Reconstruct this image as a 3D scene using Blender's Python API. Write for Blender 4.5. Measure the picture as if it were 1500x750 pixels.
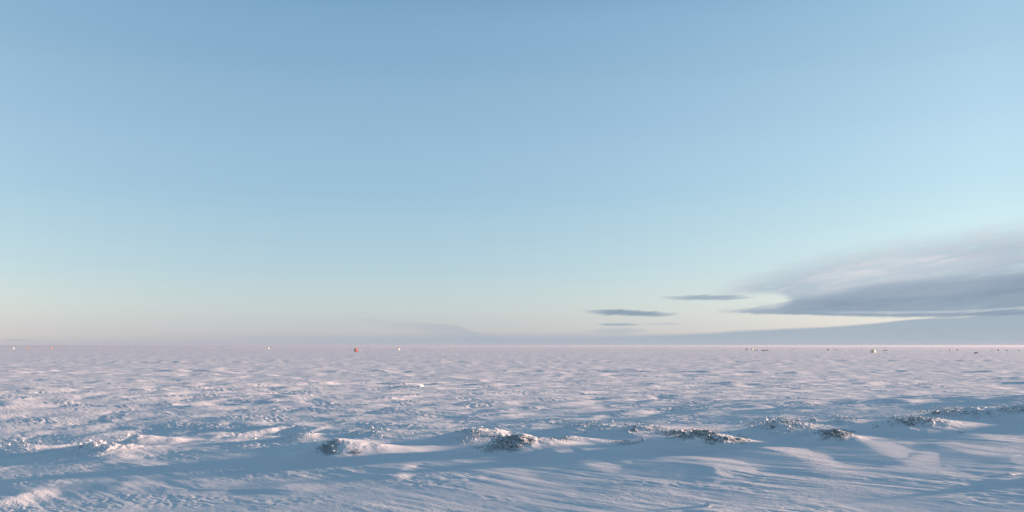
import bpy, bmesh, math, random
import numpy as np
from mathutils import Vector, Matrix, Euler

# ------------------------------------------------------------------ clear
for o in list(bpy.data.objects):
    bpy.data.objects.remove(o, do_unlink=True)
scene = bpy.context.scene
col = scene.collection
rng = random.Random(7)
nrng = np.random.default_rng(11)

# ------------------------------------------------------------------ camera
CAM_H = 4.5
F_PX = 1500.0                       # focal length in photograph pixels (1500 wide)
PITCH = math.atan((506.5 - 375.0) / F_PX)
cam_data = bpy.data.cameras.new('camera')
cam_data.sensor_width = 36.0
cam_data.lens = 36.0
cam_data.clip_start = 0.1
cam_data.clip_end = 90000.0
cam = bpy.data.objects.new('camera', cam_data)
cam.location = (0, 0, CAM_H)
cam.rotation_euler = (math.pi / 2 + PITCH, 0, 0)
col.objects.link(cam)
scene.camera = cam

def ray(px, py):
    x = (px - 750.0) / F_PX
    y = (375.0 - py) / F_PX
    c, s = math.cos(PITCH), math.sin(PITCH)
    return np.array([x, c - y * s, s + y * c])

def base(X, Y):
    """lie of the land: the near snow climbs gently to the right, towards the added bank"""
    t = np.clip(np.asarray(X, float), -30, 30)
    m = np.clip((np.asarray(Y, float) - 50.0) / 48.0, 0, 1)
    return TILT * t * (1 - m * m * (3 - 2 * m))
TILT = 0.055

def at(px, py, z=0.0):
    """world point seen at a photograph pixel, on the level z above the lie of the land"""
    d = ray(px, py)
    b = 0.0
    for k in range(12):
        t = (z + b - CAM_H) / d[2]
        b = 0.5 * b + 0.5 * float(base(d[0] * t, d[1] * t))
    return d[0] * t, d[1] * t

def azel(px, py):
    d = ray(px, py)
    d = d / np.linalg.norm(d)
    return math.degrees(math.atan2(d[0], d[1])), math.degrees(math.asin(d[2]))

# ------------------------------------------------------------------ light
SUN_EL = 5.5
SUN_AZ = 78.0                       # clockwise from the view direction (+Y)
SKY_STRENGTH = 0.08
EXPOSURE = 1.38
SUN_STRENGTH = 5.0
sd = Vector((math.sin(math.radians(SUN_AZ)) * math.cos(math.radians(SUN_EL)),
             math.cos(math.radians(SUN_AZ)) * math.cos(math.radians(SUN_EL)),
             math.sin(math.radians(SUN_EL))))
sun_data = bpy.data.lights.new('sun', 'SUN')
sun_data.energy = SUN_STRENGTH
sun_data.angle = math.radians(2.0)
sun_data.color = (1.0, 0.65, 0.49)
sun = bpy.data.objects.new('sun', sun_data)
sun.rotation_euler = sd.to_track_quat('Z', 'Y').to_euler()
sun.location = (60, 0, 30)
col.objects.link(sun)

scene.view_settings.view_transform = 'Standard'
scene.view_settings.look = 'None'
scene.view_settings.gamma = 1.0
scene.view_settings.use_curve_mapping = False
scene.view_settings.exposure = EXPOSURE
scene.render.engine = 'CYCLES'
scene.cycles.max_bounces = 6
scene.cycles.diffuse_bounces = 3

def srgb(r, g, b):
    def f(c):
        c /= 255.0
        return c / 12.92 if c <= 0.04045 else ((c + 0.055) / 1.055) ** 2.4
    return (f(r), f(g), f(b))

# ------------------------------------------------------------------ node helper
class NT:
    def __init__(self, nt):
        self.nt = nt
        self.L = nt.links
    def node(self, t, **kw):
        n = self.nt.nodes.new(t)
        for k, v in kw.items():
            setattr(n, k, v)
        return n
    def put(self, sock, v):
        if hasattr(v, 'node'):
            self.L.new(v, sock)
        elif isinstance(v, (tuple, list)):
            sock.default_value = tuple(v) if len(sock.default_value) == len(v) else tuple(v) + (1.0,)
        else:
            sock.default_value = v
    def m(self, op, a, b=None, c=None, clamp=False):
        n = self.node('ShaderNodeMath', operation=op, use_clamp=clamp)
        self.put(n.inputs[0], a)
        if b is not None: self.put(n.inputs[1], b)
        if c is not None: self.put(n.inputs[2], c)
        return n.outputs[0]
    def step(self, x, lo, hi):
        n = self.node('ShaderNodeMapRange', interpolation_type='SMOOTHSTEP')
        self.put(n.inputs['Value'], x)
        self.put(n.inputs['From Min'], lo)
        self.put(n.inputs['From Max'], hi)
        return n.outputs['Result']
    def mix(self, f, a, b, blend='MIX'):
        n = self.node('ShaderNodeMix', data_type='RGBA', blend_type=blend)
        self.put(n.inputs[0], f)
        self.put(n.inputs[6], a)
        self.put(n.inputs[7], b)
        return n.outputs[2]
    def comb(self, x, y, z=0.0):
        n = self.node('ShaderNodeCombineXYZ')
        self.put(n.inputs[0], x); self.put(n.inputs[1], y); self.put(n.inputs[2], z)
        return n.outputs[0]
    def noise(self, vec, scale=1.0, detail=4.0, rough=0.5, dist=0.0):
        n = self.node('ShaderNodeTexNoise')
        self.put(n.inputs['Vector'], vec)
        n.inputs['Scale'].default_value = scale
        n.inputs['Detail'].default_value = detail
        n.inputs['Roughness'].default_value = rough
        n.inputs['Distortion'].default_value = dist
        return n.outputs[0]
    def curve(self, x, pts, lo, hi, vlo, vhi):
        """piecewise function through pts [(x, value)], x in lo..hi, value in vlo..vhi"""
        t = self.m('DIVIDE', self.m('SUBTRACT', x, lo), hi - lo, clamp=True)
        n = self.node('ShaderNodeFloatCurve')
        self.put(n.inputs['Value'], t)
        cv = n.mapping.curves[0]
        P = sorted(((p[0] - lo) / (hi - lo), (p[1] - vlo) / (vhi - vlo)) for p in pts)
        P = [p for p in P if 0.0 <= p[0] <= 1.0]
        cv.points[0].location = P[0]
        cv.points[1].location = P[-1]
        for p in P[1:-1]:
            cv.points.new(*p)
        n.mapping.update()
        return self.m('ADD', self.m('MULTIPLY', n.outputs[0], vhi - vlo), vlo)

# ------------------------------------------------------------------ world: sky and clouds
world = bpy.data.worlds.new('World')
scene.world = world
world.use_nodes = True
wn = world.node_tree
wn.nodes.clear()
N = NT(wn)
out = N.node('ShaderNodeOutputWorld')
bg = N.node('ShaderNodeBackground')
bg.inputs['Strength'].default_value = SKY_STRENGTH
N.L.new(bg.outputs[0], out.inputs[0])
sky = N.node('ShaderNodeTexSky', sky_type='NISHITA')
sky.sun_disc = False
sky.sun_elevation = math.radians(SUN_EL)
sky.sun_rotation = math.radians(SUN_AZ)
sky.altitude = 0.0
sky.air_density = 1.0
sky.dust_density = 0.6
sky.ozone_density = 1.6
KS = SKY_STRENGTH * 2 ** EXPOSURE
def cl(r, g, b):                    # a sky or cloud colour, given as it looks in the photograph
    return tuple(c / KS for c in srgb(r, g, b)) + (1.0,)

tc = N.node('ShaderNodeTexCoord')
sep = N.node('ShaderNodeSeparateXYZ')
N.L.new(tc.outputs['Generated'], sep.inputs[0])
DX, DY, DZ = sep.outputs
AZ = N.m('DEGREES', N.m('ARCTAN2', DX, DY))
EL = N.m('DEGREES', N.m('ARCSINE', DZ))

# clear sky: the Nishita sky, veiled by thin frost haze that thickens towards the horizon
hz = N.node('ShaderNodeValToRGB')
hz.color_ramp.interpolation = 'CARDINAL'
N.put(hz.inputs[0], N.m('DIVIDE', EL, 70.0, clamp=True))
stops = [(0.0, (194, 192, 198)), (1.0, (195, 201, 206)), (2.1, (197, 211, 214)), (4.0, (183, 210, 222)),
         (7.8, (162, 199, 221)), (11.5, (151, 189, 217)), (15.0, (139, 179, 209)), (19.0, (123, 165, 199)),
         (38.0, (78, 116, 151)), (70.0, (50, 80, 114))]
e = hz.color_ramp.elements
while len(e) < len(stops): e.new(0.5)
for k, (a, c) in enumerate(stops):
    e[k].position = a / 70.0
    e[k].color = srgb(*c) + (1.0,)
HAZE_MIX = 0.92
# the sky is palest towards the sun and deepest at right angles to it
sdot = N.node('ShaderNodeVectorMath', operation='DOT_PRODUCT')
N.L.new(tc.outputs['Generated'], sdot.inputs[0])
sdot.inputs[1].default_value = tuple(sd)
cg = N.m('ADD', sdot.outputs['Value'], -0.06)
c2 = N.m('MINIMUM', N.m('MULTIPLY', cg, cg), 0.3)
glow = N.node('ShaderNodeCombineXYZ')
for k, g in enumerate((2.0, 1.35, 0.85)):
    N.put(glow.inputs[k], N.m('DIVIDE', N.m('ADD', N.m('MULTIPLY', c2, g), 1.0), KS))
veil = N.mix(1.0, hz.outputs[0], glow.outputs[0], 'MULTIPLY')
clear = N.mix(HAZE_MIX, sky.outputs[0], veil)

LO, HI = -60.0, 80.0
def edge(pts):
    q = [azel(*p) for p in pts]
    q = [(LO, q[0][1])] + q + [(HI, q[-1][1])]
    return N.curve(AZ, q, LO, HI, -1.0, 20.0)

# wind-drawn noise: long in azimuth, thin in elevation, tilted a little
def streak(sx, sy, tilt, detail, off=0.0, dist=0.0):
    u = N.m('MULTIPLY', AZ, sx)
    v = N.m('MULTIPLY', N.m('SUBTRACT', EL, N.m('MULTIPLY', AZ, tilt)), sy)
    return N.m('SUBTRACT', N.noise(N.comb(u, v, off), 1.0, detail, 0.55, dist), 0.5)
n_a = streak(0.16, 1.3, 0.06, 5.0, 3.1, 0.4)
n_b = streak(0.5, 5.0, 0.16, 5.0, 7.7, 0.3)
n_d = streak(1.3, 16.0, 0.10, 5.0, 5.2, 0.5)
n_c = streak(0.10, 0.5, 0.17, 3.0, 1.3, 0.2)

sky_c = clear
right_fade = N.m('SUBTRACT', 1.0, N.step(AZ, 38.0, 70.0))

# low pinkish hump in the left middle
h_top = edge([(420, 478), (500, 463), (560, 467), (600, 470), (660, 474), (720, 490), (800, 497), (900, 502)])
h_in = N.m('MULTIPLY', N.step(N.m('ADD', N.m('SUBTRACT', h_top, EL), N.m('MULTIPLY', n_b, 0.3)), 0.0, 0.22),
           N.step(N.m('ADD', N.m('ADD', AZ, N.m('MULTIPLY', EL, 4.5)), N.m('MULTIPLY', n_b, 3.0)), -3.6, 1.8))
sky_c = N.mix(N.m('MULTIPLY', h_in, 0.75), sky_c, cl(180, 186, 196))

# the low bank lying along the horizon, rising to the right
b_top = edge([(-300, 502), (100, 496), (300, 494), (520, 490), (700, 489), (870, 489), (960, 489), (1050, 486),
              (1130, 482), (1200, 479), (1350, 467), (1420, 463), (1500, 456), (1700, 440), (2100, 440)])
soft = N.curve(AZ, [(LO, 0.75), (-20, 0.7), (-8, 0.5), (4, 0.35), (12, 0.14), (HI, 0.3)], LO, HI, 0.0, 2.0)
b_in = N.step(N.m('ADD', N.m('SUBTRACT', b_top, EL), N.m('MULTIPLY', n_a, 0.25)), N.m('MULTIPLY', soft, -0.5), soft)
b_col = N.mix(N.step(N.m('ADD', EL, n_a), 0.2, 1.6), cl(166, 181, 194), cl(160, 178, 192))
sky_c = N.mix(N.m('MULTIPLY', b_in, N.curve(AZ, [(LO, 0.75), (-26, 0.75), (-10, 0.8), (6, 0.92), (HI, 0.92)], LO, HI, 0.0, 1.0)),
              sky_c, b_col)

# the thin veil over the large cloud
v_top = edge([(900, 448), (980, 432), (1050, 404), (1120, 380), (1200, 362), (1330, 338), (1500, 312), (1700, 290), (2100, 290)])
v_bot = edge([(900, 444), (980, 438), (1060, 432), (1140, 429), (1165, 440), (1500, 415), (2100, 400)])
v_d = N.m('ADD', N.m('SUBTRACT', v_top, EL), N.m('ADD', N.m('MULTIPLY', n_c, 2.4), N.m('MULTIPLY', n_b, 1.0)))
v_in = N.m('MULTIPLY', N.step(v_d, -0.2, 1.5), N.step(N.m('ADD', N.m('SUBTRACT', EL, v_bot), N.m('MULTIPLY', n_d, 0.3)), -0.25, 0.2))
v_in = N.m('MULTIPLY', v_in, N.step(N.m('ADD', AZ, N.m('MULTIPLY', n_b, 3.0)), 9.5, 14.0))
v_t = N.m('ADD', N.m('ADD', N.m('ADD', N.m('MULTIPLY', n_c, 2.6), N.m('MULTIPLY', n_b, 1.8)), N.m('MULTIPLY', n_d, 0.5)), 0.5, clamp=True)
v_col = N.mix(v_t, cl(166, 183, 200), cl(217, 219, 225))
v_op = N.m('MULTIPLY', N.m('MULTIPLY', v_in, N.m('ADD', N.m('MULTIPLY', n_b, 0.9), 0.85, clamp=True)), right_fade)
sky_c = N.mix(v_op, sky_c, v_col)

# the large grey cloud at the right
m_top = edge([(960, 462), (1020, 456), (1060, 452), (1100, 446), (1142, 441), (1158, 431), (1230, 421), (1300, 411), (1400, 402),
              (1500, 391), (1700, 380), (2100, 380)])
m_bot = edge([(960, 461), (1020, 458), (1100, 461), (1200, 464), (1330, 467), (1420, 466), (1500, 463), (1700, 455), (2100, 450)])
m_a = N.step(N.m('ADD', N.m('SUBTRACT', m_top, EL), N.m('ADD', N.m('MULTIPLY', n_a, 0.9), N.m('ADD', N.m('MULTIPLY', n_b, 0.6), N.m('MULTIPLY', n_d, 0.25)))), -0.1, 0.5)
m_b = N.step(N.m('ADD', N.m('SUBTRACT', EL, m_bot), N.m('ADD', N.m('MULTIPLY', n_b, 0.16), N.m('MULTIPLY', n_d, 0.16))), 0.0, 0.16)
m_in = N.m('MULTIPLY', N.m('MULTIPLY', N.m('MULTIPLY', m_a, m_b), right_fade), N.step(N.m('ADD', AZ, N.m('MULTIPLY', N.m('ADD', n_b, n_d), 2.5)), 9.6, 11.4))
# a pale slit near its foot
slit = N.m('SUBTRACT', EL, edge([(960, 456), (1150, 456.5), (1300, 457.5), (1420, 455.5), (1500, 451), (2100, 445)]))
slit = N.m('SUBTRACT', 1.0, N.step(N.m('ABSOLUTE', N.m('ADD', slit, N.m('ADD', N.m('MULTIPLY', n_b, 0.25), N.m('MULTIPLY', n_d, 0.12)))), 0.0, 0.11))
slit = N.m('MULTIPLY', slit, N.step(N.m('ADD', AZ, N.m('MULTIPLY', n_a, 6.0)), 15.0, 21.0))
m_t = N.m('ADD', N.m('ADD', N.m('MULTIPLY', n_a, 2.4), N.m('ADD', N.m('MULTIPLY', n_b, 0.9), N.m('MULTIPLY', n_d, 0.4))), 0.42, clamp=True)
m_col = N.mix(m_t, cl(132, 153, 174), cl(153, 170, 188))
m_col = N.mix(N.m('SUBTRACT', 1.0, N.step(N.m('SUBTRACT', m_top, EL), -0.1, 1.0)), m_col, cl(166, 180, 196))
m_col = N.mix(N.m('MULTIPLY', slit, 0.6), m_col, cl(196, 206, 212))
sky_c = N.mix(N.m('MULTIPLY', m_in, 0.95), sky_c, m_col)

# small lens-shaped clouds
def lens(sky_c, px, py, half_w, half_h, tilt, colr, op):
    a0, e0 = azel(px, py)
    wdt = half_w / F_PX * 57.3
    hgt = half_h / F_PX * 57.3
    u = N.m('DIVIDE', N.m('SUBTRACT', AZ, a0), wdt)
    v = N.m('DIVIDE', N.m('SUBTRACT', N.m('SUBTRACT', EL, e0), N.m('MULTIPLY', N.m('SUBTRACT', AZ, a0), tilt)), hgt)
    v = N.m('ADD', v, N.m('ADD', N.m('MULTIPLY', n_b, 1.3), N.m('MULTIPLY', n_d, 0.6)))
    r = N.m('ADD', N.m('POWER', N.m('ABSOLUTE', u), 2.0), N.m('POWER', N.m('ABSOLUTE', v), 2.0))
    inn = N.m('SUBTRACT', 1.0, N.step(N.m('ADD', r, N.m('MULTIPLY', n_d, 1.0)), 0.1, 1.15))
    return N.mix(N.m('MULTIPLY', inn, op), sky_c, colr)
sky_c = lens(sky_c, 922, 458.5, 72, 5.0, -0.035, cl(136, 157, 178), 0.9)
sky_c = lens(sky_c, 905, 475.5, 32, 2.6, -0.02, cl(158, 174, 190), 0.8)
sky_c = lens(sky_c, 905, 485, 48, 5.0, 0.02, cl(170, 184, 196), 0.5)
sky_c = lens(sky_c, 1036, 436, 66, 4.6, 0.0, cl(150, 168, 186), 0.8)
sky_c = lens(sky_c, 970, 474.5, 30, 1.6, 0.0, cl(180, 190, 200), 0.6)
sky_c = lens(sky_c, 28, 498, 24, 1.4, 0.0, cl(176, 180, 190), 0.6)

# frost haze right above the horizon
low = N.m('MULTIPLY', N.m('POWER', 2.718, N.m('MULTIPLY', N.m('MAXIMUM', EL, 0.0), -4.5)), 0.4)
sky_c = N.mix(low, sky_c, cl(193, 189, 198))
N.L.new(sky_c, bg.inputs['Color'])

# ------------------------------------------------------------------ materials
def material(name):
    m = bpy.data.materials.new(name)
    m.use_nodes = True
    m.node_tree.nodes.clear()
    n = NT(m.node_tree)
    o = n.node('ShaderNodeOutputMaterial')
    p = n.node('ShaderNodeBsdfPrincipled')
    n.L.new(p.outputs[0], o.inputs[0])
    return m, n, p

WX, WY = 0.57, -0.82                # the way the wind has drawn the snow
wl = math.hypot(WX, WY); WX /= wl; WY /= wl
TX, TY = -WY, WX                    # across the wind, towards the sun

def snow_material():
    m, n, p = material('wind_packed_snow')
    g = n.node('ShaderNodeNewGeometry')
    s = n.node('ShaderNodeSeparateXYZ'); n.L.new(g.outputs['Position'], s.inputs[0])
    X, Y, Z = s.outputs
    a = n.m('ADD', n.m('MULTIPLY', X, WX), n.m('MULTIPLY', Y, WY))
    b = n.m('ADD', n.m('MULTIPLY', X, TX), n.m('MULTIPLY', Y, TY))
    v1 = n.comb(n.m('MULTIPLY', a, 1.6), n.m('MULTIPLY', b, 4.5), 0.0)
    v2 = n.comb(n.m('MULTIPLY', a, 8.0), n.m('MULTIPLY', b, 16.0), 0.0)
    patch = n.noise(n.comb(n.m('MULTIPLY', a, 0.12), n.m('MULTIPLY', b, 0.25), 4.0), 1.0, 3.0, 0.5)
    rough_amt = n.step(patch, 0.44, 0.62)
    n1 = n.noise(v1, 1.0, 4.0, 0.55, 0.6)
    n2 = n.noise(v2, 1.0, 3.0, 0.6, 0.3)
    hgt = n.m('ADD', n.m('MULTIPLY', n.m('MULTIPLY', n1, rough_amt), 0.05), n.m('MULTIPLY', n2, n.m('ADD', n.m('MULTIPLY', rough_amt, 0.020), 0.009)))
    bp = n.node('ShaderNodeBump')
    bp.inputs['Strength'].default_value = 0.8
    bp.inputs['Distance'].default_value = 1.0
    n.put(bp.inputs['Height'], hgt)
    n.L.new(bp.outputs[0], p.inputs['Normal'])
    tint = n.noise(n.comb(n.m('MULTIPLY', a, 0.3), n.m('MULTIPLY', b, 0.7), 9.0), 1.0, 5.0, 0.6)
    c = n.mix(tint, (0.82, 0.83, 0.84), (0.90, 0.90, 0.90))
    # bare grey ice laid open by the wind in the fronts of the heaps
    at_ = n.node('ShaderNodeAttribute', attribute_name='bare_ice')
    gn = n.noise(g.outputs['Position'], 5.0, 5.0, 0.65)
    bare = n.step(n.m('ADD', at_.outputs['Fac'], n.m('MULTIPLY', n.m('SUBTRACT', gn, 0.5), 2.6)), 0.40, 1.05)
    c = n.mix(n.m('MULTIPLY', bare, 0.75), c, n.mix(gn, (0.44, 0.48, 0.50), (0.20, 0.24, 0.255)))
    n.put(p.inputs['Base Color'], c)
    p.inputs['Roughness'].default_value = 0.6
    p.inputs['Specular IOR Level'].default_value = 0.5
    return m
M_SNOW = snow_material()

def ice_material(name, dark, light, snow_lo, snow_hi):
    m, n, p = material(name)
    g = n.node('ShaderNodeNewGeometry')
    oi = n.node('ShaderNodeObjectInfo')
    s = n.node('ShaderNodeSeparateXYZ'); n.L.new(g.outputs['Normal'], s.inputs[0])
    t = n.noise(g.outputs['Position'], 9.0, 4.0, 0.6)
    t2 = n.noise(g.outputs['Position'], 30.0, 3.0, 0.6)
    base = n.mix(n.m('ADD', n.m('MULTIPLY', t, 0.7), n.m('MULTIPLY', oi.outputs['Random'], 0.3), clamp=True), dark, light)
    # snow that has settled on the upper faces
    f = n.step(n.m('ADD', s.outputs[2], n.m('MULTIPLY', n.m('SUBTRACT', t, 0.5), 0.9)), snow_lo, snow_hi)
    n.put(p.inputs['Base Color'], n.mix(f, base, (0.85, 0.87, 0.89)))
    n.put(p.inputs['Roughness'], n.m('ADD', n.m('MULTIPLY', f, 0.35), 0.35))
    bp = n.node('ShaderNodeBump')
    bp.inputs['Strength'].default_value = 0.6
    bp.inputs['Distance'].default_value = 0.05
    n.put(bp.inputs['Height'], t2)
    n.L.new(bp.outputs[0], p.inputs['Normal'])
    return m
M_ICE_DARK = ice_material('dirty_ice', (0.11, 0.135, 0.145), (0.34, 0.38, 0.40), 0.45, 0.95)
M_ICE_PALE = ice_material('frosted_ice', (0.32, 0.37, 0.40), (0.58, 0.63, 0.66), 0.25, 0.8)
M_ICE_WHITE = ice_material('snow_crusted_ice', (0.62, 0.66, 0.69), (0.80, 0.83, 0.85), -0.2, 0.3)

def paint(name, c, rough=0.6, vary=0.25, scale=3.0):
    m, n, p = material(name)
    g = n.node('ShaderNodeNewGeometry')
    t = n.noise(g.outputs['Position'], scale, 4.0, 0.6)
    n.put(p.inputs['Base Color'], n.mix(t, tuple(x * (1 - vary) for x in c), tuple(min(1, x * (1 + vary)) for x in c)))
    p.inputs['Roughness'].default_value = rough
    return m

# ------------------------------------------------------------------ noise
PERM = np.random.default_rng(5).permutation(1024)
GA = np.random.default_rng(6).random(1024) * 2 * np.pi
GX, GY = np.cos(GA), np.sin(GA)
def perlin(x, y, seed=0):
    xi = np.floor(x).astype(np.int64); yi = np.floor(y).astype(np.int64)
    xf = x - xi; yf = y - yi
    u = xf * xf * xf * (xf * (xf * 6 - 15) + 10)
    v = yf * yf * yf * (yf * (yf * 6 - 15) + 10)
    def g(ix, iy, dx, dy):
        h = PERM[(PERM[(ix + seed * 57) & 1023] + iy) & 1023]
        return GX[h] * dx + GY[h] * dy
    a = g(xi, yi, xf, yf); b = g(xi + 1, yi, xf - 1, yf)
    c = g(xi, yi + 1, xf, yf - 1); d = g(xi + 1, yi + 1, xf - 1, yf - 1)
    return ((a + u * (b - a)) + v * ((c + u * (d - c)) - (a + u * (b - a)))) * 1.5

def sstep(x, a, b):
    t = np.clip((x - a) / (b - a), 0, 1)
    return t * t * (3 - 2 * t)

# ------------------------------------------------------------------ the shape of the snow
# heaps thrown up by the moving ice: crest pixel, height, half widths (m) to the left, right, back, front, roughness
HEAPS = [
    (205, 637, 0.68, 1.20, 1.90, 1.3, 1.5, 0.2),
    (140, 650, 0.62, 2.30, 2.20, 1.3, 2.2, 0.75),
    (178, 655, 0.36, 1.20, 2.00, 1.0, 1.5, 0.6),
    (30, 651, 0.26, 1.60, 2.00, 1.0, 1.2, 0.5),
    (490, 645, 0.76, 1.60, 2.70, 1.6, 2.4, 0.25),
    (448, 637, 0.32, 2.20, 1.30, 1.5, 1.7, 0.4),
    (535, 631, 0.34, 1.50, 3.00, 1.3, 1.8, 0.35),
    (698, 628, 0.62, 2.40, 1.80, 1.6, 1.9, 0.45),
    (755, 637, 0.70, 1.60, 1.90, 1.3, 1.7, 0.5),
    (825, 643, 0.24, 0.70, 1.30, 0.7, 0.9, 0.5),
    (865, 622, 0.45, 3.20, 3.40, 1.6, 2.4, 0.45),
    (935, 624, 0.42, 1.80, 2.40, 1.5, 2.2, 0.5),
    (1028, 630, 0.74, 2.40, 1.80, 1.6, 1.6, 0.4),
    (1150, 615, 0.62, 2.40, 2.40, 1.6, 2.6, 0.45),
    (1222, 629, 0.50, 1.10, 1.10, 1.2, 1.4, 0.4),
    (1335, 612, 0.52, 2.20, 2.20, 1.5, 2.2, 0.5),
    (1395, 602, 0.48, 2.60, 2.80, 1.8, 2.4, 0.5),
    (1490, 598, 0.48, 2.60, 2.80, 1.8, 2.4, 0.5),
    (1238, 613, 0.22, 1.10, 1.10, 0.9, 1.0, 0.5),
    (1500, 694, 0.18, 0.50, 1.40, 0.6, 0.6, 0.3),
    (1034, 739, 0.08, 0.30, 0.60, 0.4, 0.4, 0.3),
    (1650, 598, 0.50, 2.40, 2.60, 1.8, 2.4, 0.5),
    (-150, 648, 0.50, 1.40, 1.60, 1.8, 1.6, 0.5),
    (598, 565, 0.24, 2.5, 3.5, 3.0, 3.0, 0.7),
    (415, 565, 0.18, 2.5, 2.5, 3.0, 3.0, 0.7),
]
# wind-drawn crests: pixels, crest level, width on the shaded and on the sunlit side
CRESTS = [
    ([(496, 647), (530, 654), (565, 666), (602, 686)], [0.30, 0.26, 0.18, 0.02], 1.2, 1.4),
    ([(590, 683), (580, 694), (586, 704)], [0.08, 0.16, 0.02], 1.8, 0.55),
    ([(775, 644), (815, 660), (860, 678), (905, 698)], [0.279, 0.223, 0.136, 0.019], 1.54, 1.28),
    ([(800, 648), (880, 664), (960, 690)], [0.223, 0.174, 0.019], 1.32, 1.28),
    ([(850, 645), (930, 658), (1000, 668)], [0.136, 0.124, 0.019], 1.32, 1.12),
    ([(1045, 636), (1110, 650), (1165, 665), (1192, 683), (1188, 696)], [0.341, 0.26, 0.186, 0.112, 0.019], 2.64, 1.44),
    ([(880, 652), (960, 664), (1030, 670), (1078, 679)], [0.05, 0.161, 0.198, 0.099], 2.86, 1.44),
    ([(1041, 680), (1052, 694)], [0.099, 0.087], 1.10, 0.56),
    ([(1232, 632), (1265, 648), (1305, 668), (1332, 681)], [0.26, 0.186, 0.136, 0.019], 2.42, 1.28),
    ([(1350, 662), (1316, 674), (1300, 684)], [0.112, 0.112, 0.019], 1.54, 0.96),
    ([(1345, 616), (1400, 630), (1450, 642), (1520, 650)], [0.217, 0.186, 0.124, 0.031], 1.98, 1.28),
    ([(1370, 648), (1420, 662), (1480, 668), (1540, 672)], [0.124, 0.124, 0.093, 0.0], 1.65, 1.28),
    ([(1270, 640), (1330, 650), (1400, 656)], [0.124, 0.099, 0.012], 1.32, 1.12),
    ([(212, 640), (255, 655), (300, 672)], [0.26, 0.136, 0.0], 1.54, 1.44),
    ([(165, 668), (205, 684), (245, 700)], [0.174, 0.112, 0.0], 1.54, 0.96),
    ([(66, 708), (40, 720), (-10, 733), (-70, 740)], [0.06, 0.16, 0.19, 0.04], 1.87, 0.80),
    ([(206, 702), (180, 707), (172, 720)], [0.037, 0.112, 0.012], 1.76, 0.96),
    ([(440, 700), (405, 714), (380, 722)], [0.025, 0.087, 0.012], 2.42, 1.44),
    ([(655, 672), (715, 686), (750, 695)], [0.05, 0.124, 0.05], 2.64, 1.28),
    ([(300, 672), (345, 682), (400, 690)], [0.025, 0.087, 0.019], 2.64, 1.28),
]

_H = []
for (px, py, H, wl_, wr_, wb_, wf_, ro) in HEAPS:
    x, y = at(px, py, H + 0.05)
    _H.append((x, y, H, wl_, wr_, wb_, wf_ * 0.8, ro))
_C = []
for k_, (pts, zs, ws, wsun) in enumerate(CRESTS):
    P = np.array([at(p[0], p[1], z) for p, z in zip(pts, zs)])
    _C.append((P, np.array(zs) * (1.0 if k_ in (0, 16) else 0.72), ws, wsun))

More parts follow.
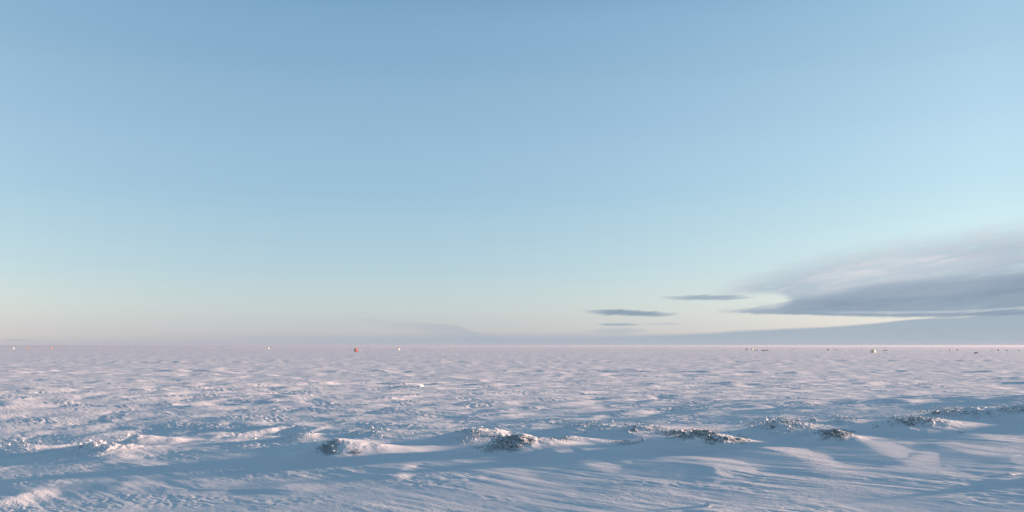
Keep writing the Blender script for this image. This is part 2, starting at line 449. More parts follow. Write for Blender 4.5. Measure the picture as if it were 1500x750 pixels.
def height(X, Y, fine=None):
    """snow level; fine (0..1) fades out detail where the sheet is too coarse for it"""
    X = np.asarray(X, float); Y = np.asarray(Y, float)
    D = np.hypot(X, Y)
    if fine is None:
        fine = np.ones_like(X)
    a = X * WX + Y * WY
    b = X * TX + Y * TY
    # broad swells
    z = base(X, Y) + 0.09 * perlin(a / 34 + 3.2, b / 21 + 1.7, 1)
    # wind drifts, leaning towards the sun side: long shaded backs and short sunlit fronts
    def lean(la, lb, amt, seed):
        n0 = perlin(a / la, b / lb, seed)
        return perlin(a / la + 0.25 * perlin(a / la * 2, b / lb * 2, seed + 9), b / lb - amt * n0, seed)
    mid = lean(4.4, 5.4, 0.38, 2)
    mid2 = lean(2.0, 1.9, 0.35, 3)
    streaks = lean(7.5, 0.85, 0.35, 8)
    near = sstep(D, 46, 62)
    fine_streaks = lean(3.6, 0.36, 0.35, 12)
    where = sstep(perlin(a / 9, b / 5, 14) + 0.4 * perlin(a / 3, b / 2, 17), -0.3, 0.35)
    z = z + (1 - 0.7 * near) * (0.004 + 0.016 * where) * streaks + fine * (1 - 0.4 * near) * (0.002 + 0.006 * where) * fine_streaks
    bold = sstep(perlin(a / 17 + 5, b / 23 + 2, 15) + 0.5 * perlin(a / 5, b / 9, 16), -0.05, 0.75)
    z = z + (0.034 + 0.080 * near + 0.120 * near * bold) * mid + (0.009 + 0.024 * near + 0.036 * near * bold) * mid2
    # long low waves lying across the view, with a short steep side here and there
    wv = lean(3.4, 9.5, 0.30, 18)
    z = z + 0.085 * near * wv
    # patches of scalloped crust
    mask = sstep(perlin(a / 6.5 + 20, b / 3.4 + 8, 4) + 0.35 * perlin(a / 2, b / 1.2, 5), 0.0, 0.5)
    sc = 1 - np.abs(lean(0.95, 0.34, 0.4, 6)) * 2
    sc2 = perlin(a / 0.42, b / 0.17, 7)
    crust = fine * (0.65 + 0.35 * sstep(D, 34, 42) + 1.4 * near) * ((0.003 + 0.014 * mask) * sc + (0.002 + 0.006 * mask) * sc2)
    # the belt of broken ice and drifts
    belt = sstep(Y, 37.5, 45) * (1 - sstep(Y, 50 + 0.55 * np.maximum(X, -10) * 0.6 + 6, 66 + 0.3 * np.maximum(X, -10)))
    z = z + belt * 0.10
    near_sel = (Y > 20) & (Y < 160) & (np.abs(X) < 120)
    xs, ys = X[near_sel], Y[near_sel]
    zz = np.zeros_like(xs)
    rough = perlin(xs / 0.8, ys / 0.8, 21) + 0.6 * perlin(xs / 0.33, ys / 0.33, 22) + 0.35 * perlin(xs / 0.15, ys / 0.15, 23)
    warp = 0.35 * perlin(xs / 1.5, ys / 1.5, 24)
    for (x, y, H, wl_, wr_, wb_, wf_, ro) in _H:
        dx = xs - x + warp * 0.8; dy = ys - y + warp
        r = np.sqrt((dx / np.where(dx < 0, wl_, wr_)) ** 2 + (dy / np.where(dy > 0, wb_, wf_)) ** 2)
        body = np.exp(-(r ** 1.5) * 1.1)
        zz = np.maximum(zz, 0) + 0 if False else zz
        hgt = H * body * (1 + 0.34 * ro * rough * np.clip(1.4 - r, 0, 1))
        zz = np.where(hgt > zz, hgt + 0.35 * zz, zz + 0.35 * hgt)
    for (P, zs, ws, wsun) in _C:
        best = np.full_like(xs, 1e9); sgn = np.zeros_like(xs); lev = np.zeros_like(xs)
        for k in range(len(P) - 1):
            p, q = P[k], P[k + 1]
            d = q - p; L2 = d @ d
            t = np.clip(((xs - p[0]) * d[0] + (ys - p[1]) * d[1]) / L2, 0, 1)
            ex = xs - (p[0] + t * d[0]) + warp * 0.25; ey = ys - (p[1] + t * d[1]) + warp * 0.25
            dd = np.hypot(ex, ey)
            better = dd < best
            best = np.where(better, dd, best)
            sgn = np.where(better, ex * TX + ey * TY, sgn)
            lev = np.where(better, zs[k] + t * (zs[k + 1] - zs[k]), lev)
        u = np.where(sgn > 0, best / wsun, best / ws)
        hgt = lev * np.where(sgn > 0, np.exp(-u ** 1.7), np.exp(-u ** 1.3))
        zz = np.where(hgt > zz, hgt + 0.25 * zz, zz + 0.25 * hgt)
    z[near_sel] += zz
    crust[near_sel] *= 1 - 0.85 * sstep(zz, 0.015, 0.09)
    z = z + crust
    # far low pressure ridges
    for (y0, sl, hh, sd_) in ((118, 0.10, 0.22, 31), (178, -0.06, 0.25, 33), (290, 0.12, 0.3, 35)):
        c = y0 + sl * X + 9 * perlin(X / 30, X * 0 + sd_, sd_)
        z = z + hh * np.exp(-((Y - c) / 1.6) ** 2) * np.clip(0.45 + perlin(X / 4, Y / 4, sd_ + 1) * 1.3 + perlin(X / 20, Y / 40, sd_ + 3), 0, 1.3)
    # the shore: the bank the camera stands on, and an unseen bank added at the right to shade the near snow
    z = z + 2.85 * (1 - sstep(D, 3.0, 19.0))
    bank = sstep(X, 30, 46) * (1 - sstep(Y + 0.06 * X + 2.5 * perlin(X / 9, Y / 9, 41), 35, 49)) * sstep(Y, -80, -20)
    z = z + SHADE_BANK_H * bank * (1 + 0.10 * perlin(X / 6, Y / 6, 42))
    return z
SHADE_BANK_H = 1.5

def z_at(x, y):
    return float(height(np.array([x]), np.array([y]))[0])

# ------------------------------------------------------------------ the snow sheet
def build_ground():
    r = [0.6]
    while r[-1] < 24000:
        d = r[-1]
        if d < 25: s = 0.10 + 0.6 * max(0.0, (20 - d) / 20)
        elif d < 58: s = 0.078
        else: s = 0.105 * (d / 58) ** 1.72
        r.append(d + s)
    R = np.array(r)
    half = math.radians(30.0)
    inner = np.linspace(-half, half, 1001)
    w, step, th = [], math.radians(0.1), half
    while th < math.pi:
        step = min(step * 1.12, math.radians(2.5)); th += step; w.append(th)
    w = np.array([x for x in w if x < math.pi - 0.02])
    A = np.concatenate([-w[::-1], inner, w])
    nr, na = len(R), len(A)
    RR, AA = np.meshgrid(R, A, indexing='ij')
    X = RR * np.sin(AA); Y = RR * np.cos(AA)
    fine = (1 - sstep(RR, 90, 260))
    Z = height(X.ravel(), Y.ravel(), fine.ravel())
    fade = 1 - sstep(RR.ravel(), 2500, 9000)
    Z = Z * fade
    global GR, GA_, GZ
    GR, GA_, GZ = R, A, Z.reshape(nr, na)
    co = np.empty((nr * na + 1, 3))
    co[:-1, 0] = X.ravel(); co[:-1, 1] = Y.ravel(); co[:-1, 2] = Z
    co[-1] = (0, 0, Z[:na].mean())
    i = np.arange(nr - 1)[:, None] * na; j = np.arange(na)[None, :]; j2 = (j + 1) % na
    quads = np.stack([i + j, i + na + j, i + na + j2, i + j2], -1)[..., ::-1].reshape(-1, 4)
    fan = np.stack([np.full(na, nr * na), np.arange(na), (np.arange(na) + 1) % na], -1)[:, ::-1]
    nq, nf = len(quads), len(fan)
    me = bpy.data.meshes.new('snow_field')
    me.vertices.add(len(co)); me.vertices.foreach_set('co', co.ravel())
    me.loops.add(nq * 4 + nf * 3)
    me.loops.foreach_set('vertex_index', np.concatenate([quads.ravel(), fan.ravel()]).astype(np.int32))
    me.polygons.add(nq + nf)
    ls = np.concatenate([np.arange(nq) * 4, nq * 4 + np.arange(nf) * 3]).astype(np.int32)
    me.polygons.foreach_set('loop_start', ls)
    me.update(calc_edges=True)
    me.polygons.foreach_set('use_smooth', np.ones(nq + nf, dtype=bool))
    me.materials.append(M_SNOW)
    o = bpy.data.objects.new('snow_field', me)
    o['kind'] = 'structure'
    o['label'] = 'wind-packed snow over the frozen lake with drifts and low ridges'
    col.objects.link(o)
    print('ground', nr, na, nq, 'normal z', me.polygons[nq // 2].normal.z, me.polygons[nq + 3].normal.z)
build_ground()

def hit(px, py):
    """where a line of sight through a photograph pixel first meets the snow"""
    d = ray(px, py)
    az = math.atan2(d[0], d[1])
    j = int(np.clip(np.searchsorted(GA_, az) - 1, 0, len(GA_) - 2))
    f = (az - GA_[j]) / (GA_[j + 1] - GA_[j])
    zc = GZ[:, j] * (1 - f) + GZ[:, j + 1] * f
    line = CAM_H + GR * d[2] / math.hypot(d[0], d[1])
    k = np.nonzero((zc > line) & (GR > 15))[0]
    if not len(k):
        x, y = at(px, max(py, 508.0)); return x, y, 0.0
    k = int(k[0])
    return GR[k] * math.sin(az), GR[k] * math.cos(az), zc[k]

# ------------------------------------------------------------------ helpers for things
def thing(name, label, cat, loc, rz=0.0, group=None):
    o = bpy.data.objects.new(name, None)
    o.empty_display_size = 0.2
    o.location = loc; o.rotation_euler = (0, 0, rz)
    o['label'] = label; o['category'] = cat
    if group: o['group'] = group
    col.objects.link(o)
    return o
def mesh_obj(name, me, mat, parent=None, loc=(0, 0, 0), rot=(0, 0, 0), scale=(1, 1, 1)):
    o = bpy.data.objects.new(name, me)
    if mat is not None and not me.materials:
        me.materials.append(mat)
    o.parent = parent
    o.location = loc; o.rotation_euler = rot; o.scale = scale
    col.objects.link(o)
    return o
def from_bm(name, bm, mat, parent=None, bevel=0.0, **kw):
    if bevel:
        bmesh.ops.bevel(bm, geom=list(bm.edges), offset=bevel, segments=1, affect='EDGES')
    bmesh.ops.recalc_face_normals(bm, faces=bm.faces)
    me = bpy.data.meshes.new(name)
    bm.to_mesh(me); bm.free()
    return mesh_obj(name, me, mat, parent, **kw)
def add_box(bm, x0, x1, y0, y1, z0, z1):
    v = [bm.verts.new(p) for p in ((x0, y0, z0), (x1, y0, z0), (x1, y1, z0), (x0, y1, z0),
                                   (x0, y0, z1), (x1, y0, z1), (x1, y1, z1), (x0, y1, z1))]
    for f in ((0, 3, 2, 1), (4, 5, 6, 7), (0, 1, 5, 4), (1, 2, 6, 5), (2, 3, 7, 6), (3, 0, 4, 7)):
        bm.faces.new([v[k] for k in f])
def add_prism(bm, prof, y0, y1, axis='y'):
    """profile of (x, z) points extruded along y"""
    a = [bm.verts.new((p[0], y0, p[1])) for p in prof]
    b = [bm.verts.new((p[0], y1, p[1])) for p in prof]
    bm.faces.new(a); bm.faces.new(b[::-1])
    n = len(prof)
    for k in range(n):
        bm.faces.new((a[k], b[k], b[(k + 1) % n], a[(k + 1) % n]))
def add_cyl(bm, p, q, r, seg=10):
    p = Vector(p); q = Vector(q); d = q - p
    mt = Matrix.Translation((p + q) / 2) @ d.to_track_quat('Z', 'Y').to_matrix().to_4x4()
    bmesh.ops.create_cone(bm, cap_ends=True, segments=seg, radius1=r, radius2=r, depth=d.length, matrix=mt)
def box(name, mat, parent, *d, bevel=0.0, **kw):
    bm = bmesh.new(); add_box(bm, *d)
    return from_bm(name, bm, mat, parent, bevel, **kw)

# ------------------------------------------------------------------ broken ice
def rock_mesh(name, seed, n=13, flat=0.7):
    q = random.Random(seed)
    bm = bmesh.new()
    for k in range(n):
        v = Vector((q.uniform(-1, 1), q.uniform(-1, 1), q.uniform(-1, 1)))
        m = max(abs(v.x), abs(v.y), abs(v.z))
        v = v / m * 0.5 if q.random() < 0.55 else v.normalized() * 0.5
        bm.verts.new((v.x, v.y * q.uniform(0.75, 1), v.z * flat))
    bmesh.ops.convex_hull(bm, input=bm.verts)
    for v in [v for v in bm.verts if not v.link_faces]: bm.verts.remove(v)
    bmesh.ops.recalc_face_normals(bm, faces=bm.faces)
    me = bpy.data.meshes.new(name); bm.to_mesh(me); bm.free()
    return me
def shape_set(mat, base):
    L = []
    for k in range(8):
        me = rock_mesh('ice_block', base + k, 9 + k, 0.55 + 0.05 * k)
        me.materials.append(mat); L.append(me)
    return L
SH_DARK = shape_set(M_ICE_DARK, 100)
SH_PALE = shape_set(M_ICE_PALE, 200)
SH_WHITE = shape_set(M_ICE_WHITE, 300)

def rock_arrays(me):
    v = np.array([tuple(x.co) for x in me.vertices]); f = [tuple(p.vertices) for p in me.polygons]
    return v, f
CR = [rock_arrays(rock_mesh('crumb', 400 + k, 7, 0.8)) for k in range(6)]

BARE = []
def ice_heap(label, spots, n_block, size, shapes, n_crumb, crumb_mat, group='heaps of broken ice in the snow'):
    """spots: (pixel x, pixel y, level, spread across, spread in depth, weight)"""
    cx, cy, cz = hit(spots[0][0], spots[0][1])
    t = thing('ice_heap', label, 'ice heap', (cx, cy, cz - 0.05), group=group)
    ws = [s[5] for s in spots]
    if crumb_mat is M_ICE_DARK:
        for c in spots:
            for dy in (-2, 1, 4):
                h = hit(c[0], c[1] + dy)
                BARE.append((h[0], h[1], 0.15 + 0.9 * c[3], 0.25 + 0.4 * c[4]))
    def pick(k):
        q = rng.choices(spots, ws, k=k)
        L = [hit(c[0] + rng.gauss(0, 30 * c[3]), c[1] + rng.gauss(0, 8 * c[4])) for c in q]
        L = [h for h in L if math.hypot(h[0] - cx, (h[1] - cy) * 0.5) < 9]      # none that fell far beyond the crest
        P = np.array(L)
        return P[:, :2], P[:, 2]
    P, Z = pick(n_block)
    for (x, y), z in zip(P, Z):
        s = size * (0.24 + 1.15 * rng.random() ** 3.6)
        sh = rng.choice(shapes[0] if rng.random() < shapes[2] else shapes[1])
        mesh_obj('ice_block', sh, None, t, (x - cx, y - cy, z - cz + 0.05 + s * rng.uniform(-0.14, 0.12)),
                 (rng.gauss(0, 0.45), rng.gauss(0, 0.45), rng.uniform(0, 6.28)),
                 (s * rng.uniform(0.8, 1.4), s * rng.uniform(0.7, 1.2), s * rng.uniform(0.6, 1.1)))
    if n_crumb:
        P, Z = pick(int(n_crumb * 2.2))
        V, Fc, off = [], [], 0
        for (x, y), z in zip(P, Z):
            v, f = CR[rng.randrange(6)]
            s = (0.025 + 0.075 * rng.random() ** 2) * (size / 0.22) ** 0.5
            th = rng.uniform(0, 6.28); c_, s_ = math.cos(th), math.sin(th)
            w = np.empty_like(v)
            w[:, 0] = (v[:, 0] * c_ - v[:, 1] * s_) * s + x - cx
            w[:, 1] = (v[:, 0] * s_ + v[:, 1] * c_) * s + y - cy
            w[:, 2] = v[:, 2] * s + z - cz + 0.05 + 0.1 * s
            V.append(w); Fc += [tuple(i + off for i in ff) for ff in f]; off += len(v)
        me = bpy.data.meshes.new('ice_crumbs')
        me.from_pydata(np.concatenate(V).tolist(), [], Fc)
        o = mesh_obj('ice_crumbs', me, crumb_mat, t)
        o['kind'] = 'stuff'
    return t

def lone_block(label, px, py, level, s, shapes, tall=1.0):
    x, y, z = hit(px, py)
    o = mesh_obj('ice_block', rng.choice(shapes), None, None, (x, y, z + s * 0.07 * tall),
                 (rng.gauss(0, 0.3), rng.gauss(0, 0.3), rng.uniform(0, 6.28)), (s, s * rng.uniform(0.75, 1.0), s * tall))
    o['label'] = label; o['category'] = 'ice block'; o['group'] = 'single ice blocks on the snow'

MIXD = (SH_DARK, SH_PALE, 0.75)
MIXH = (SH_DARK, SH_PALE, 0.4)
MIXP = (SH_PALE, SH_WHITE, 0.55)
ice_heap('pale broken ice lumps over the leftmost sunlit snow mound',
         [(140, 651, 0.5, 0.6, 0.5, 2), (135, 660, 0.4, 0.5, 0.5, 2), (175, 648, 0.35, 0.8, 0.5, 2), (160, 665, 0.25, 0.8, 0.5, 1), (185, 640, 0.4, 0.3, 0.4, 1)],
         34, 0.22, MIXP, 200, M_ICE_PALE)
ice_heap('thin scatter of small ice lumps at the far left edge of the ridge',
         [(30, 651, 0.25, 0.8, 0.5, 2), (55, 650, 0.2, 0.7, 0.5, 1), (10, 655, 0.2, 0.5, 0.4, 1)], 12, 0.16, MIXP, 120, M_ICE_PALE)
ice_heap('dark ice showing in the hollow front of the pointed mound with a long sunlit flank',
         [(478, 656, 0.35, 0.25, 0.3, 3), (482, 662, 0.2, 0.3, 0.25, 2), (488, 648, 0.6, 0.25, 0.2, 1), (520, 663, 0.3, 0.15, 0.12, 0.3)],
         22, 0.17, MIXH, 260, M_ICE_DARK)
ice_heap('loose ice bits on the low snow left of the pointed mound',
         [(448, 638, 0.28, 0.6, 0.4, 2), (412, 643, 0.2, 0.6, 0.4, 2), (380, 644, 0.12, 0.5, 0.4, 1)], 16, 0.15, MIXP, 140, M_ICE_PALE)
ice_heap('ice bits on the shaded rise behind the pointed mound',
         [(520, 630, 0.3, 0.6, 0.5, 2), (545, 632, 0.28, 0.7, 0.5, 2), (600, 636, 0.2, 1.0, 0.5, 1)], 16, 0.18, MIXH, 160, M_ICE_PALE)
ice_heap('frosted rubble on the left shoulder of the double mound at the middle',
         [(690, 632, 0.5, 0.5, 0.5, 2), (708, 638, 0.4, 0.5, 0.4, 3), (680, 645, 0.3, 0.5, 0.4, 1)], 40, 0.19, MIXH, 340, M_ICE_PALE)
ice_heap('dark grey rubble of ice slabs down the front of the double mound at the middle',
         [(748, 641, 0.5, 0.5, 0.3, 3), (740, 648, 0.4, 0.4, 0.3, 3), (725, 656, 0.2, 0.6, 0.3, 2), (772, 645, 0.4, 0.5, 0.2, 2), (750, 655, 0.2, 0.3, 0.3, 1)],
         85, 0.20, MIXD, 480, M_ICE_DARK)
ice_heap('small sunlit ice patch just right of the double mound',
         [(825, 644, 0.22, 0.35, 0.25, 1)], 12, 0.15, MIXH, 110, M_ICE_PALE)
ice_heap('line of ice lumps on the long shaded rise right of the middle',
         [(840, 624, 0.35, 0.6, 0.4, 2), (870, 622, 0.4, 0.9, 0.4, 2), (925, 624, 0.4, 0.8, 0.5, 3), (960, 629, 0.35, 0.6, 0.4, 2), (890, 634, 0.25, 0.8, 0.4, 1)],
         50, 0.21, MIXH, 340, M_ICE_PALE)
ice_heap('broad dark jumble of ice blocks with a sunlit snow crest on its right',
         [(1010, 634, 0.5, 0.7, 0.35, 4), (1035, 633, 0.55, 0.4, 0.3, 2), (1048, 644, 0.35, 0.3, 0.3, 2), (990, 636, 0.35, 0.5, 0.4, 2), (1080, 643, 0.4, 0.4, 0.25, 1)],
         85, 0.22, MIXD, 480, M_ICE_DARK)
ice_heap('few dark ice pieces at the foot of the slope below the long rise',
         [(915, 648, 0.1, 0.5, 0.2, 1)], 8, 0.16, MIXH, 60, M_ICE_DARK)
ice_heap('frosted rubble along the tall shaded mound left of the dark ice knob',
         [(1148, 616, 0.6, 0.5, 0.5, 3), (1115, 622, 0.45, 0.7, 0.5, 2), (1180, 622, 0.45, 0.7, 0.5, 2), (1150, 630, 0.3, 0.9, 0.5, 1)],
         60, 0.24, MIXH, 380, M_ICE_PALE)
ice_heap('compact dark ice knob with a small sunlit snow slope',
         [(1225, 634, 0.42, 0.42, 0.25, 4), (1215, 635, 0.38, 0.3, 0.3, 2), (1232, 637, 0.3, 0.3, 0.2, 1)],
         46, 0.22, MIXD, 260, M_ICE_DARK)
ice_heap('small ice bump beyond the dark ice knob',
         [(1237, 613, 0.2, 0.5, 0.4, 1)], 12, 0.18, MIXH, 90, M_ICE_PALE)
ice_heap('grey rubble mound in the right part of the ridge nearer than the one behind it',
         [(1332, 614, 0.5, 0.5, 0.4, 3), (1345, 617, 0.45, 0.7, 0.4, 2), (1315, 620, 0.3, 0.6, 0.4, 1)], 50, 0.24, MIXH, 340, M_ICE_PALE)
ice_heap('farther grey rubble line in the right part of the ridge',
         [(1395, 603, 0.45, 0.9, 0.5, 3), (1375, 606, 0.35, 0.7, 0.5, 1), (1420, 606, 0.3, 0.8, 0.5, 1)], 44, 0.24, MIXH, 320, M_ICE_PALE)
ice_heap('ice rubble on the ridge at the right edge of the view',
         [(1495, 599, 0.45, 0.8, 0.5, 2), (1475, 602, 0.3, 0.7, 0.5, 1)], 26, 0.24, MIXH, 200, M_ICE_PALE)
ice_heap('far small heap of ice lumps in the low ridge at mid distance left of centre',
         [(598, 566, 0.4, 1.2, 1.2, 2), (415, 566, 0.3, 1.5, 1.2, 0)], 18, 0.4, MIXP, 0, M_ICE_PALE)

lone_block('bright rounded snow-crusted block on the front of the leftmost mound', 121, 659, 0.40, 0.20, SH_WHITE, 1.0)
lone_block('bright snow-crusted block halfway up the leftmost mound', 128, 653, 0.45, 0.18, SH_WHITE, 0.9)
lone_block('wide pale block on top of the leftmost mound', 132, 646, 0.55, 0.26, SH_WHITE, 0.7)
lone_block('bright block left of the pointed peak of the leftmost mound', 187, 638, 0.50, 0.20, SH_WHITE, 1.1)
lone_block('small block at the very tip of the leftmost pointed peak', 207, 634, 0.55, 0.14, SH_WHITE, 0.8)
lone_block('pale block alone in the snow near the left edge', 34, 652, 0.22, 0.18, SH_WHITE, 0.9)
lone_block('pale block alone on the shaded snow left of the pointed mound', 373, 643, 0.15, 0.18, SH_WHITE, 0.8)
lone_block('bright upright chip left of the pointed mound crest', 452, 635, 0.35, 0.15, SH_WHITE, 1.3)
lone_block('bright pebble of ice on the shaded rise behind the pointed mound', 526, 637, 0.25, 0.15, SH_WHITE, 0.9)
lone_block('pale ice block on open snow behind and right of the pointed mound', 566, 630, 0.20, 0.22, SH_WHITE, 0.9)
lone_block('pale boulder of ice in the hollow before the broad dark jumble', 941, 645, 0.20, 0.34, SH_PALE, 0.7)
lone_block('grey block standing alone on the shaded mound left of the dark ice knob', 1191, 617, 0.45, 0.36, SH_PALE, 0.8)
lone_block('small ice block lying on the slope below the grey rubble mound', 1408, 634, 0.15, 0.28, SH_PALE, 0.8)
lone_block('low snow-capped ice slab on the near snow at the right edge', 1484, 695, 0.10, 0.60, SH_WHITE, 0.30)
lone_block('low snow-capped ice bump on the near snow at the bottom', 1033, 741, 0.06, 0.45, SH_WHITE, 0.28)

def lay_bare_ice():
    me = bpy.data.objects['snow_field'].data
    co = np.empty(len(me.vertices) * 3); me.vertices.foreach_get('co', co); co = co.reshape(-1, 3)
    v = np.zeros(len(co))
    sel = np.nonzero((co[:, 1] > 25) & (co[:, 1] < 75) & (np.abs(co[:, 0]) < 40))[0]
    x, y = co[sel, 0], co[sel, 1]
    acc = np.zeros(len(sel))
    for (bx, by, rx, ry) in BARE:
        acc = np.maximum(acc, np.exp(-((x - bx) / rx) ** 2 - ((y - by) / ry) ** 2))
    v[sel] = acc
    a = me.attributes.new('bare_ice', 'FLOAT', 'POINT')
    a.data.foreach_set('value', v)
lay_bare_ice()

# ------------------------------------------------------------------ huts, snowmobiles and people far out on the ice
P_WHITE = paint('white_painted_panel', (0.78, 0.77, 0.74))
P_CREAM = paint('cream_painted_panel', (0.80, 0.70, 0.48))
P_RED = paint('red_painted_panel', (0.36, 0.03, 0.02))
P_TAN = paint('orange_tan_cloth', (0.72, 0.36, 0.14))
P_PINK = paint('faded_red_panel', (0.62, 0.22, 0.17))
P_BROWN = paint('brown_boards', (0.05, 0.033, 0.025))
P_GREY = paint('grey_boards', (0.06, 0.058, 0.06))
P_DARK = paint('black_plastic', (0.025, 0.024, 0.026), 0.45)
P_METAL = paint('grey_metal', (0.30, 0.30, 0.31), 0.4)
P_GLASS = paint('dark_window_glass', (0.03, 0.035, 0.04), 0.12, 0.05)
P_WOOD = paint('bare_wood', (0.25, 0.17, 0.10))
P_ROOF = paint('grey_roof_felt', (0.12, 0.12, 0.125))
P_CLOTH = paint('dark_winter_clothing', (0.035, 0.03, 0.035), 0.85)

def place(px, py):
    """pixel of the foot of a far thing -> its place on the snow"""
    x, y = at(px, py, 0.0)
    z = z_at(x, y) * (1 - float(sstep(np.array([math.hypot(x, y)]), 2500, 9000)[0]))
    return (x, y, z)

def hut(label, px, py, w, d, h, wall, roof=P_ROOF, rz=math.radians(38), pitch=0.25, stove=True, group='fishing huts on the ice'):
    """ice fishing hut on runners; w across the front, d deep"""
    t = thing('fishing_hut', label, 'hut', place(px, py), rz, group)
    z0 = 0.16
    for s in (-1, 1):
        bm = bmesh.new()
        add_prism(bm, [(-d / 2 - 0.2, 0.14), (-d / 2 - 0.1, 0.0), (d / 2 + 0.1, 0.0), (d / 2 + 0.2, 0.14), (d / 2 + 0.2, 0.2), (-d / 2 - 0.2, 0.2)], -0.05, 0.05)
        from_bm('runner', bm, P_WOOD, t, loc=(s * (w / 2 - 0.15), 0, -0.04), rot=(0, 0, math.pi / 2))
    bm = bmesh.new()
    add_prism(bm, [(-w / 2, z0), (w / 2, z0), (w / 2, h), (0, h + pitch), (-w / 2, h)], -d / 2, d / 2)
    body = from_bm('wall', bm, wall, t)
    bm = bmesh.new()
    o_ = 0.12; k = pitch / (w / 2)
    add_prism(bm, [(-w / 2 - o_, h - o_ * k + 0.004), (0, h + pitch + 0.004), (w / 2 + o_, h - o_ * k + 0.004),
                   (w / 2 + o_, h - o_ * k + 0.06), (0, h + pitch + 0.06), (-w / 2 - o_, h - o_ * k + 0.06)], -d / 2 - o_, d / 2 + o_)
    rf = from_bm('roof', bm, roof, t)
    if stove:
        bm = bmesh.new(); add_cyl(bm, (w * 0.2, d * 0.2, h), (w * 0.2, d * 0.2, h + pitch + 0.45), 0.06)
        from_bm('stove_pipe', bm, P_METAL, rf)
    dr = box('door', wall, t, -0.36, 0.36, -d / 2 - 0.03, -d / 2 - 0.003, z0 + 0.06, min(h - 0.06, z0 + 1.6))
    box('door_handle', P_METAL, dr, 0.24, 0.30, -d / 2 - 0.07, -d / 2 - 0.031, z0 + 0.75, z0 + 0.80)
    wf = box('window_frame', P_WOOD, t, -w / 2 - 0.03, -w / 2 - 0.003, -0.28, 0.28, h - 0.75, h - 0.25)
    box('window_pane', P_GLASS, wf, -w / 2 - 0.036, -w / 2 - 0.031, -0.23, 0.23, h - 0.70, h - 0.30)
    return t

def snowmobile(label, px, py, rz, k=1.0, body=P_DARK, group='snowmobiles on the ice'):
    t = thing('snowmobile', label, 'snowmobile', place(px, py), rz, group)
    t.scale = (k, k, k)
    bm = bmesh.new(); add_prism(bm, [(-1.35, 0.14), (-1.2, 0.0), (0.05, 0.0), (0.25, 0.2), (0.1, 0.36), (-1.25, 0.36)], -0.2, 0.2)
    from_bm('track', bm, P_DARK, t, 0.02)
    bm = bmesh.new(); add_prism(bm, [(-1.4, 0.4), (-1.4, 0.62), (-0.9, 0.66), (-0.1, 0.78), (0.0, 0.62), (0.0, 0.37), (-1.3, 0.37)], -0.19, 0.19)
    from_bm('seat', bm, P_DARK, t, 0.03)
    bm = bmesh.new(); add_prism(bm, [(0.01, 0.3), (0.01, 0.8), (0.35, 0.95), (0.85, 0.75), (1.25, 0.5), (1.3, 0.34), (0.9, 0.25)], -0.34, 0.34)
    hood = from_bm('hood', bm, body, t, 0.05)
    box('headlight', P_METAL, hood, 1.16, 1.24, -0.14, 0.14, 0.52, 0.58)
    bm = bmesh.new(); add_prism(bm, [(0.36, 0.92), (0.2, 1.22), (0.17, 1.22), (0.31, 0.9)], -0.26, 0.26)
    from_bm('windshield', bm, P_GLASS, t)
    bm = bmesh.new(); add_cyl(bm, (0.1, -0.38, 0.98), (0.1, 0.38, 0.98), 0.025); add_cyl(bm, (0.16, 0, 0.7), (0.1, 0, 0.98), 0.03)
    from_bm('handlebar', bm, P_METAL, t)
    for s in (-1, 1):
        bm = bmesh.new(); add_prism(bm, [(0.35, 0.0), (1.3, 0.0), (1.55, 0.2), (1.5, 0.22), (1.28, 0.05), (0.35, 0.05)], s * 0.5 - 0.07, s * 0.5 + 0.07)
        sk = from_bm('ski', bm, P_DARK, t)
        bm = bmesh.new(); add_cyl(bm, (0.85, s * 0.5, 0.03), (0.8, s * 0.3, 0.45), 0.035)
        from_bm('ski_leg', bm, P_METAL, sk)
    return t

def sled(label, px, py, rz, load=P_BROWN):
    t = thing('cargo_sled', label, 'sled', place(px, py), rz, 'cargo sleds on the ice')
    bm = bmesh.new(); add_prism(bm, [(-0.9, 0.06), (0.8, 0.06), (1.1, 0.4), (1.05, 0.42), (0.78, 0.12), (-0.9, 0.12)], -0.42, 0.42)
    from_bm('sled_bed', bm, P_DARK, t)
    for s in (-1, 1):
        box('runner', P_METAL, t, -0.85, 0.75, s * 0.3 - 0.03, s * 0.3 + 0.03, -0.02, 0.058)
    box('load', load, t, -0.8, 0.5, -0.36, 0.36, 0.125, 0.62, bevel=0.06)
    return t

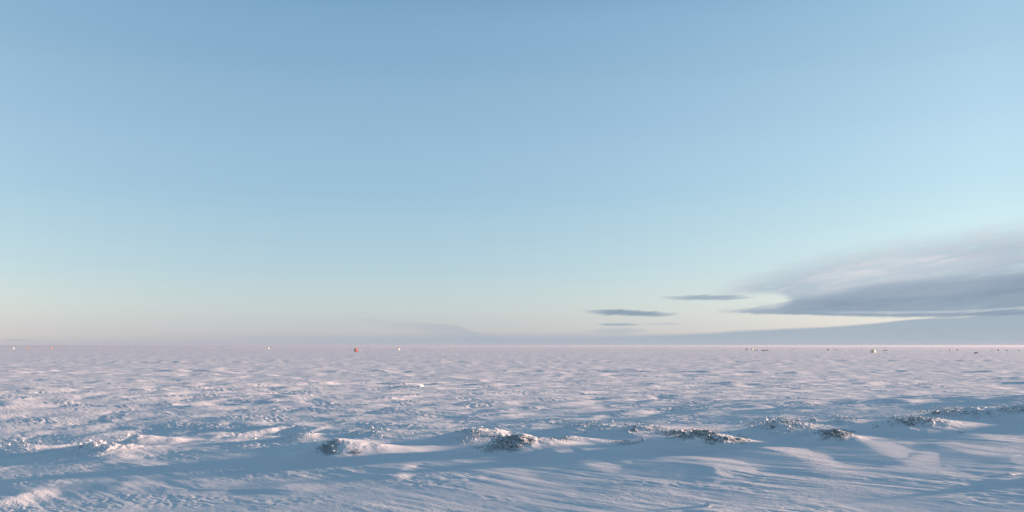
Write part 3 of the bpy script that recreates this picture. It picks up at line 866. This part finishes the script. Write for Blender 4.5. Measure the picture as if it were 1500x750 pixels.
def person(label, px, py, rz, k=1.0):
    """standing figure in a thick suit: one continuous skinned body"""
    J = {'pel': (0, 0, 0.95, 0.17), 'chest': (0, 0.02, 1.32, 0.19), 'neck': (0, 0.0, 1.52, 0.075), 'head': (0, -0.02, 1.66, 0.105), 'top': (0, -0.01, 1.75, 0.09),
         'lk': (-0.13, -0.02, 0.52, 0.095), 'la': (-0.15, 0.02, 0.10, 0.075), 'lt': (-0.16, -0.15, 0.04, 0.055),
         'rk': (0.13, -0.05, 0.52, 0.095), 'ra': (0.16, 0.0, 0.10, 0.075), 'rt': (0.18, -0.17, 0.04, 0.055),
         'ls': (-0.2, 0.02, 1.42, 0.09), 'le': (-0.3, 0.03, 1.14, 0.075), 'lh': (-0.26, -0.12, 0.92, 0.055),
         'rs': (0.2, 0.02, 1.42, 0.09), 're': (0.31, 0.04, 1.14, 0.075), 'rh': (0.27, -0.1, 0.9, 0.055)}
    E = [('pel', 'chest'), ('chest', 'neck'), ('neck', 'head'), ('head', 'top'), ('pel', 'lk'), ('lk', 'la'), ('la', 'lt'), ('pel', 'rk'), ('rk', 'ra'), ('ra', 'rt'),
         ('chest', 'ls'), ('ls', 'le'), ('le', 'lh'), ('chest', 'rs'), ('rs', 're'), ('re', 'rh')]
    keys = list(J)
    me = bpy.data.meshes.new('person')
    me.from_pydata([J[q][:3] for q in keys], [(keys.index(a), keys.index(b)) for a, b in E], [])
    o = bpy.data.objects.new('person', me); col.objects.link(o)
    me.materials.append(P_CLOTH)
    md = o.modifiers.new('skin', 'SKIN')
    for i, q in enumerate(keys):
        me.skin_vertices[0].data[i].radius = (J[q][3], J[q][3])
        me.skin_vertices[0].data[i].use_root = (q == 'pel')
    md.use_smooth_shade = True
    sb = o.modifiers.new('smooth', 'SUBSURF'); sb.levels = 1; sb.render_levels = 1
    o.location = place(px, py); o.rotation_euler = (0, 0, rz); o.scale = (k, k, k)
    o['label'] = label; o['category'] = 'person'; o['group'] = 'people standing far out on the ice'
    return o

R = math.radians
hut('white hut with a dark left side, leftmost of all the huts', 19.5, 511.8, 1.6, 2.6, 2.3, P_WHITE, rz=R(40))
hut('low tan orange hut, second from the left edge', 41, 512.4, 2.2, 2.6, 1.35, P_TAN, P_TAN, rz=R(25), stove=False)
hut('faded red and white hut, third from the left edge', 75, 511.8, 1.6, 2.2, 2.0, P_PINK, P_WHITE, rz=R(40))
hut('tiny bright white hut left of the red hut', 393, 511.2, 1.5, 2.0, 2.0, P_WHITE, rz=R(44))
hut('bright red hut with a dark left side, the only strong red in the view', 521.7, 515.2, 2.0, 2.2, 1.95, P_RED, P_RED, rz=R(42), pitch=0.2)
snowmobile('faint dark snowmobile beyond the red hut', 520.3, 510.2, R(10))
sled('tiny dark sled beyond and left of the red hut', 517.2, 510.2, R(0))
hut('small whitish hut right of the red hut', 584, 513.2, 1.5, 1.6, 1.7, P_CREAM, P_WHITE, rz=R(44))
# the cluster right of the middle
hut('dark hut at the left end of the far cluster', 1094.4, 512.9, 1.3, 1.4, 1.25, P_BROWN, rz=R(40), stove=False)
person('dark figure between the dark hut and the cream hut of the far cluster', 1099.8, 512.8, R(160))
hut('small cream hut glowing in the sun within the far cluster', 1102.2, 513.2, 1.2, 1.3, 1.45, P_CREAM, P_WHITE, rz=R(50), stove=False)
snowmobile('dark snowmobile beside the small cream hut of the far cluster', 1105.5, 513.8, R(200), 0.8)
sled('faint sled in the middle of the far cluster', 1109, 513.4, R(170))
snowmobile('dark snowmobile in the far cluster, left of two end to end', 1117.3, 513.9, R(5))
snowmobile('dark snowmobile in the far cluster, right of two end to end', 1120.8, 513.9, R(-8))
sled('dark loaded sled at the right end of the far cluster', 1124.6, 513.9, R(0))
person('person standing alone between the far cluster and the next specks to the right', 1162.6, 513.0, R(30))
hut('small dark hut with two low specks close on its right', 1213, 513.3, 1.2, 1.3, 1.15, P_BROWN, rz=R(30), stove=False)
person('person right of the small dark hut', 1220.8, 512.9, R(200), 0.85)
snowmobile('faint snowmobile right of the small dark hut', 1225, 513.2, R(175), 0.8)
person('person standing to the left of the large white hut', 1262.3, 513.3, R(80), 0.9)
hut('large white hut, grey left side and a narrow sunlit cream side', 1278.8, 517.0, 2.3, 2.6, 1.85, P_CREAM, P_WHITE, rz=R(60), pitch=0.12, stove=False)
snowmobile('dark snowmobile right of the large white hut', 1295.2, 513.9, R(170), 0.9)
sled('dark loaded sled behind the snowmobile right of the large white hut', 1298.3, 513.9, R(175))
hut('small dark hut, left of two alike specks near the right edge', 1391.6, 514.2, 0.95, 1.0, 1.05, P_GREY, rz=R(40), stove=False)
hut('small dark hut, right of two alike specks near the right edge', 1403, 514.2, 0.9, 1.0, 1.1, P_GREY, rz=R(44), stove=False)
snowmobile('nearest dark snowmobile, larger than the other specks at the right', 1429.6, 518.0, R(-12), 0.95)
person('thin upright person at the right, between the near snowmobile and the edge', 1453.2, 514.2, R(10))
hut('low dark hut right of the thin upright person', 1463, 514.2, 1.2, 1.4, 0.95, P_BROWN, rz=R(40), stove=False)
person('faint person just left of the last snowmobile but one', 1472.4, 514.0, R(120), 0.7)
snowmobile('faint snowmobile, second from the right edge', 1475.4, 514.0, R(180), 0.7)
snowmobile('faint snowmobile closest to the right edge', 1492.3, 514.1, R(5), 0.65)

# ------------------------------------------------------------------ frosty air over the lake
def haze():
    m = bpy.data.materials.new('frosty_air'); m.use_nodes = True
    nt = m.node_tree; nt.nodes.clear()
    o = nt.nodes.new('ShaderNodeOutputMaterial'); v = nt.nodes.new('ShaderNodeVolumePrincipled')
    v.inputs['Color'].default_value = (0.62, 0.68, 0.80, 1)
    v.inputs['Density'].default_value = HAZE_DENSITY
    v.inputs['Anisotropy'].default_value = 0.35
    nt.links.new(v.outputs[0], o.inputs['Volume'])
    h = box('haze', m, None, -25500, 25500, -25500, 25500, -2.0, 5.8)
    h['kind'] = 'stuff'
    h['label'] = 'thin frosty air lying over the frozen lake'
HAZE_DENSITY = 0.00012
haze()
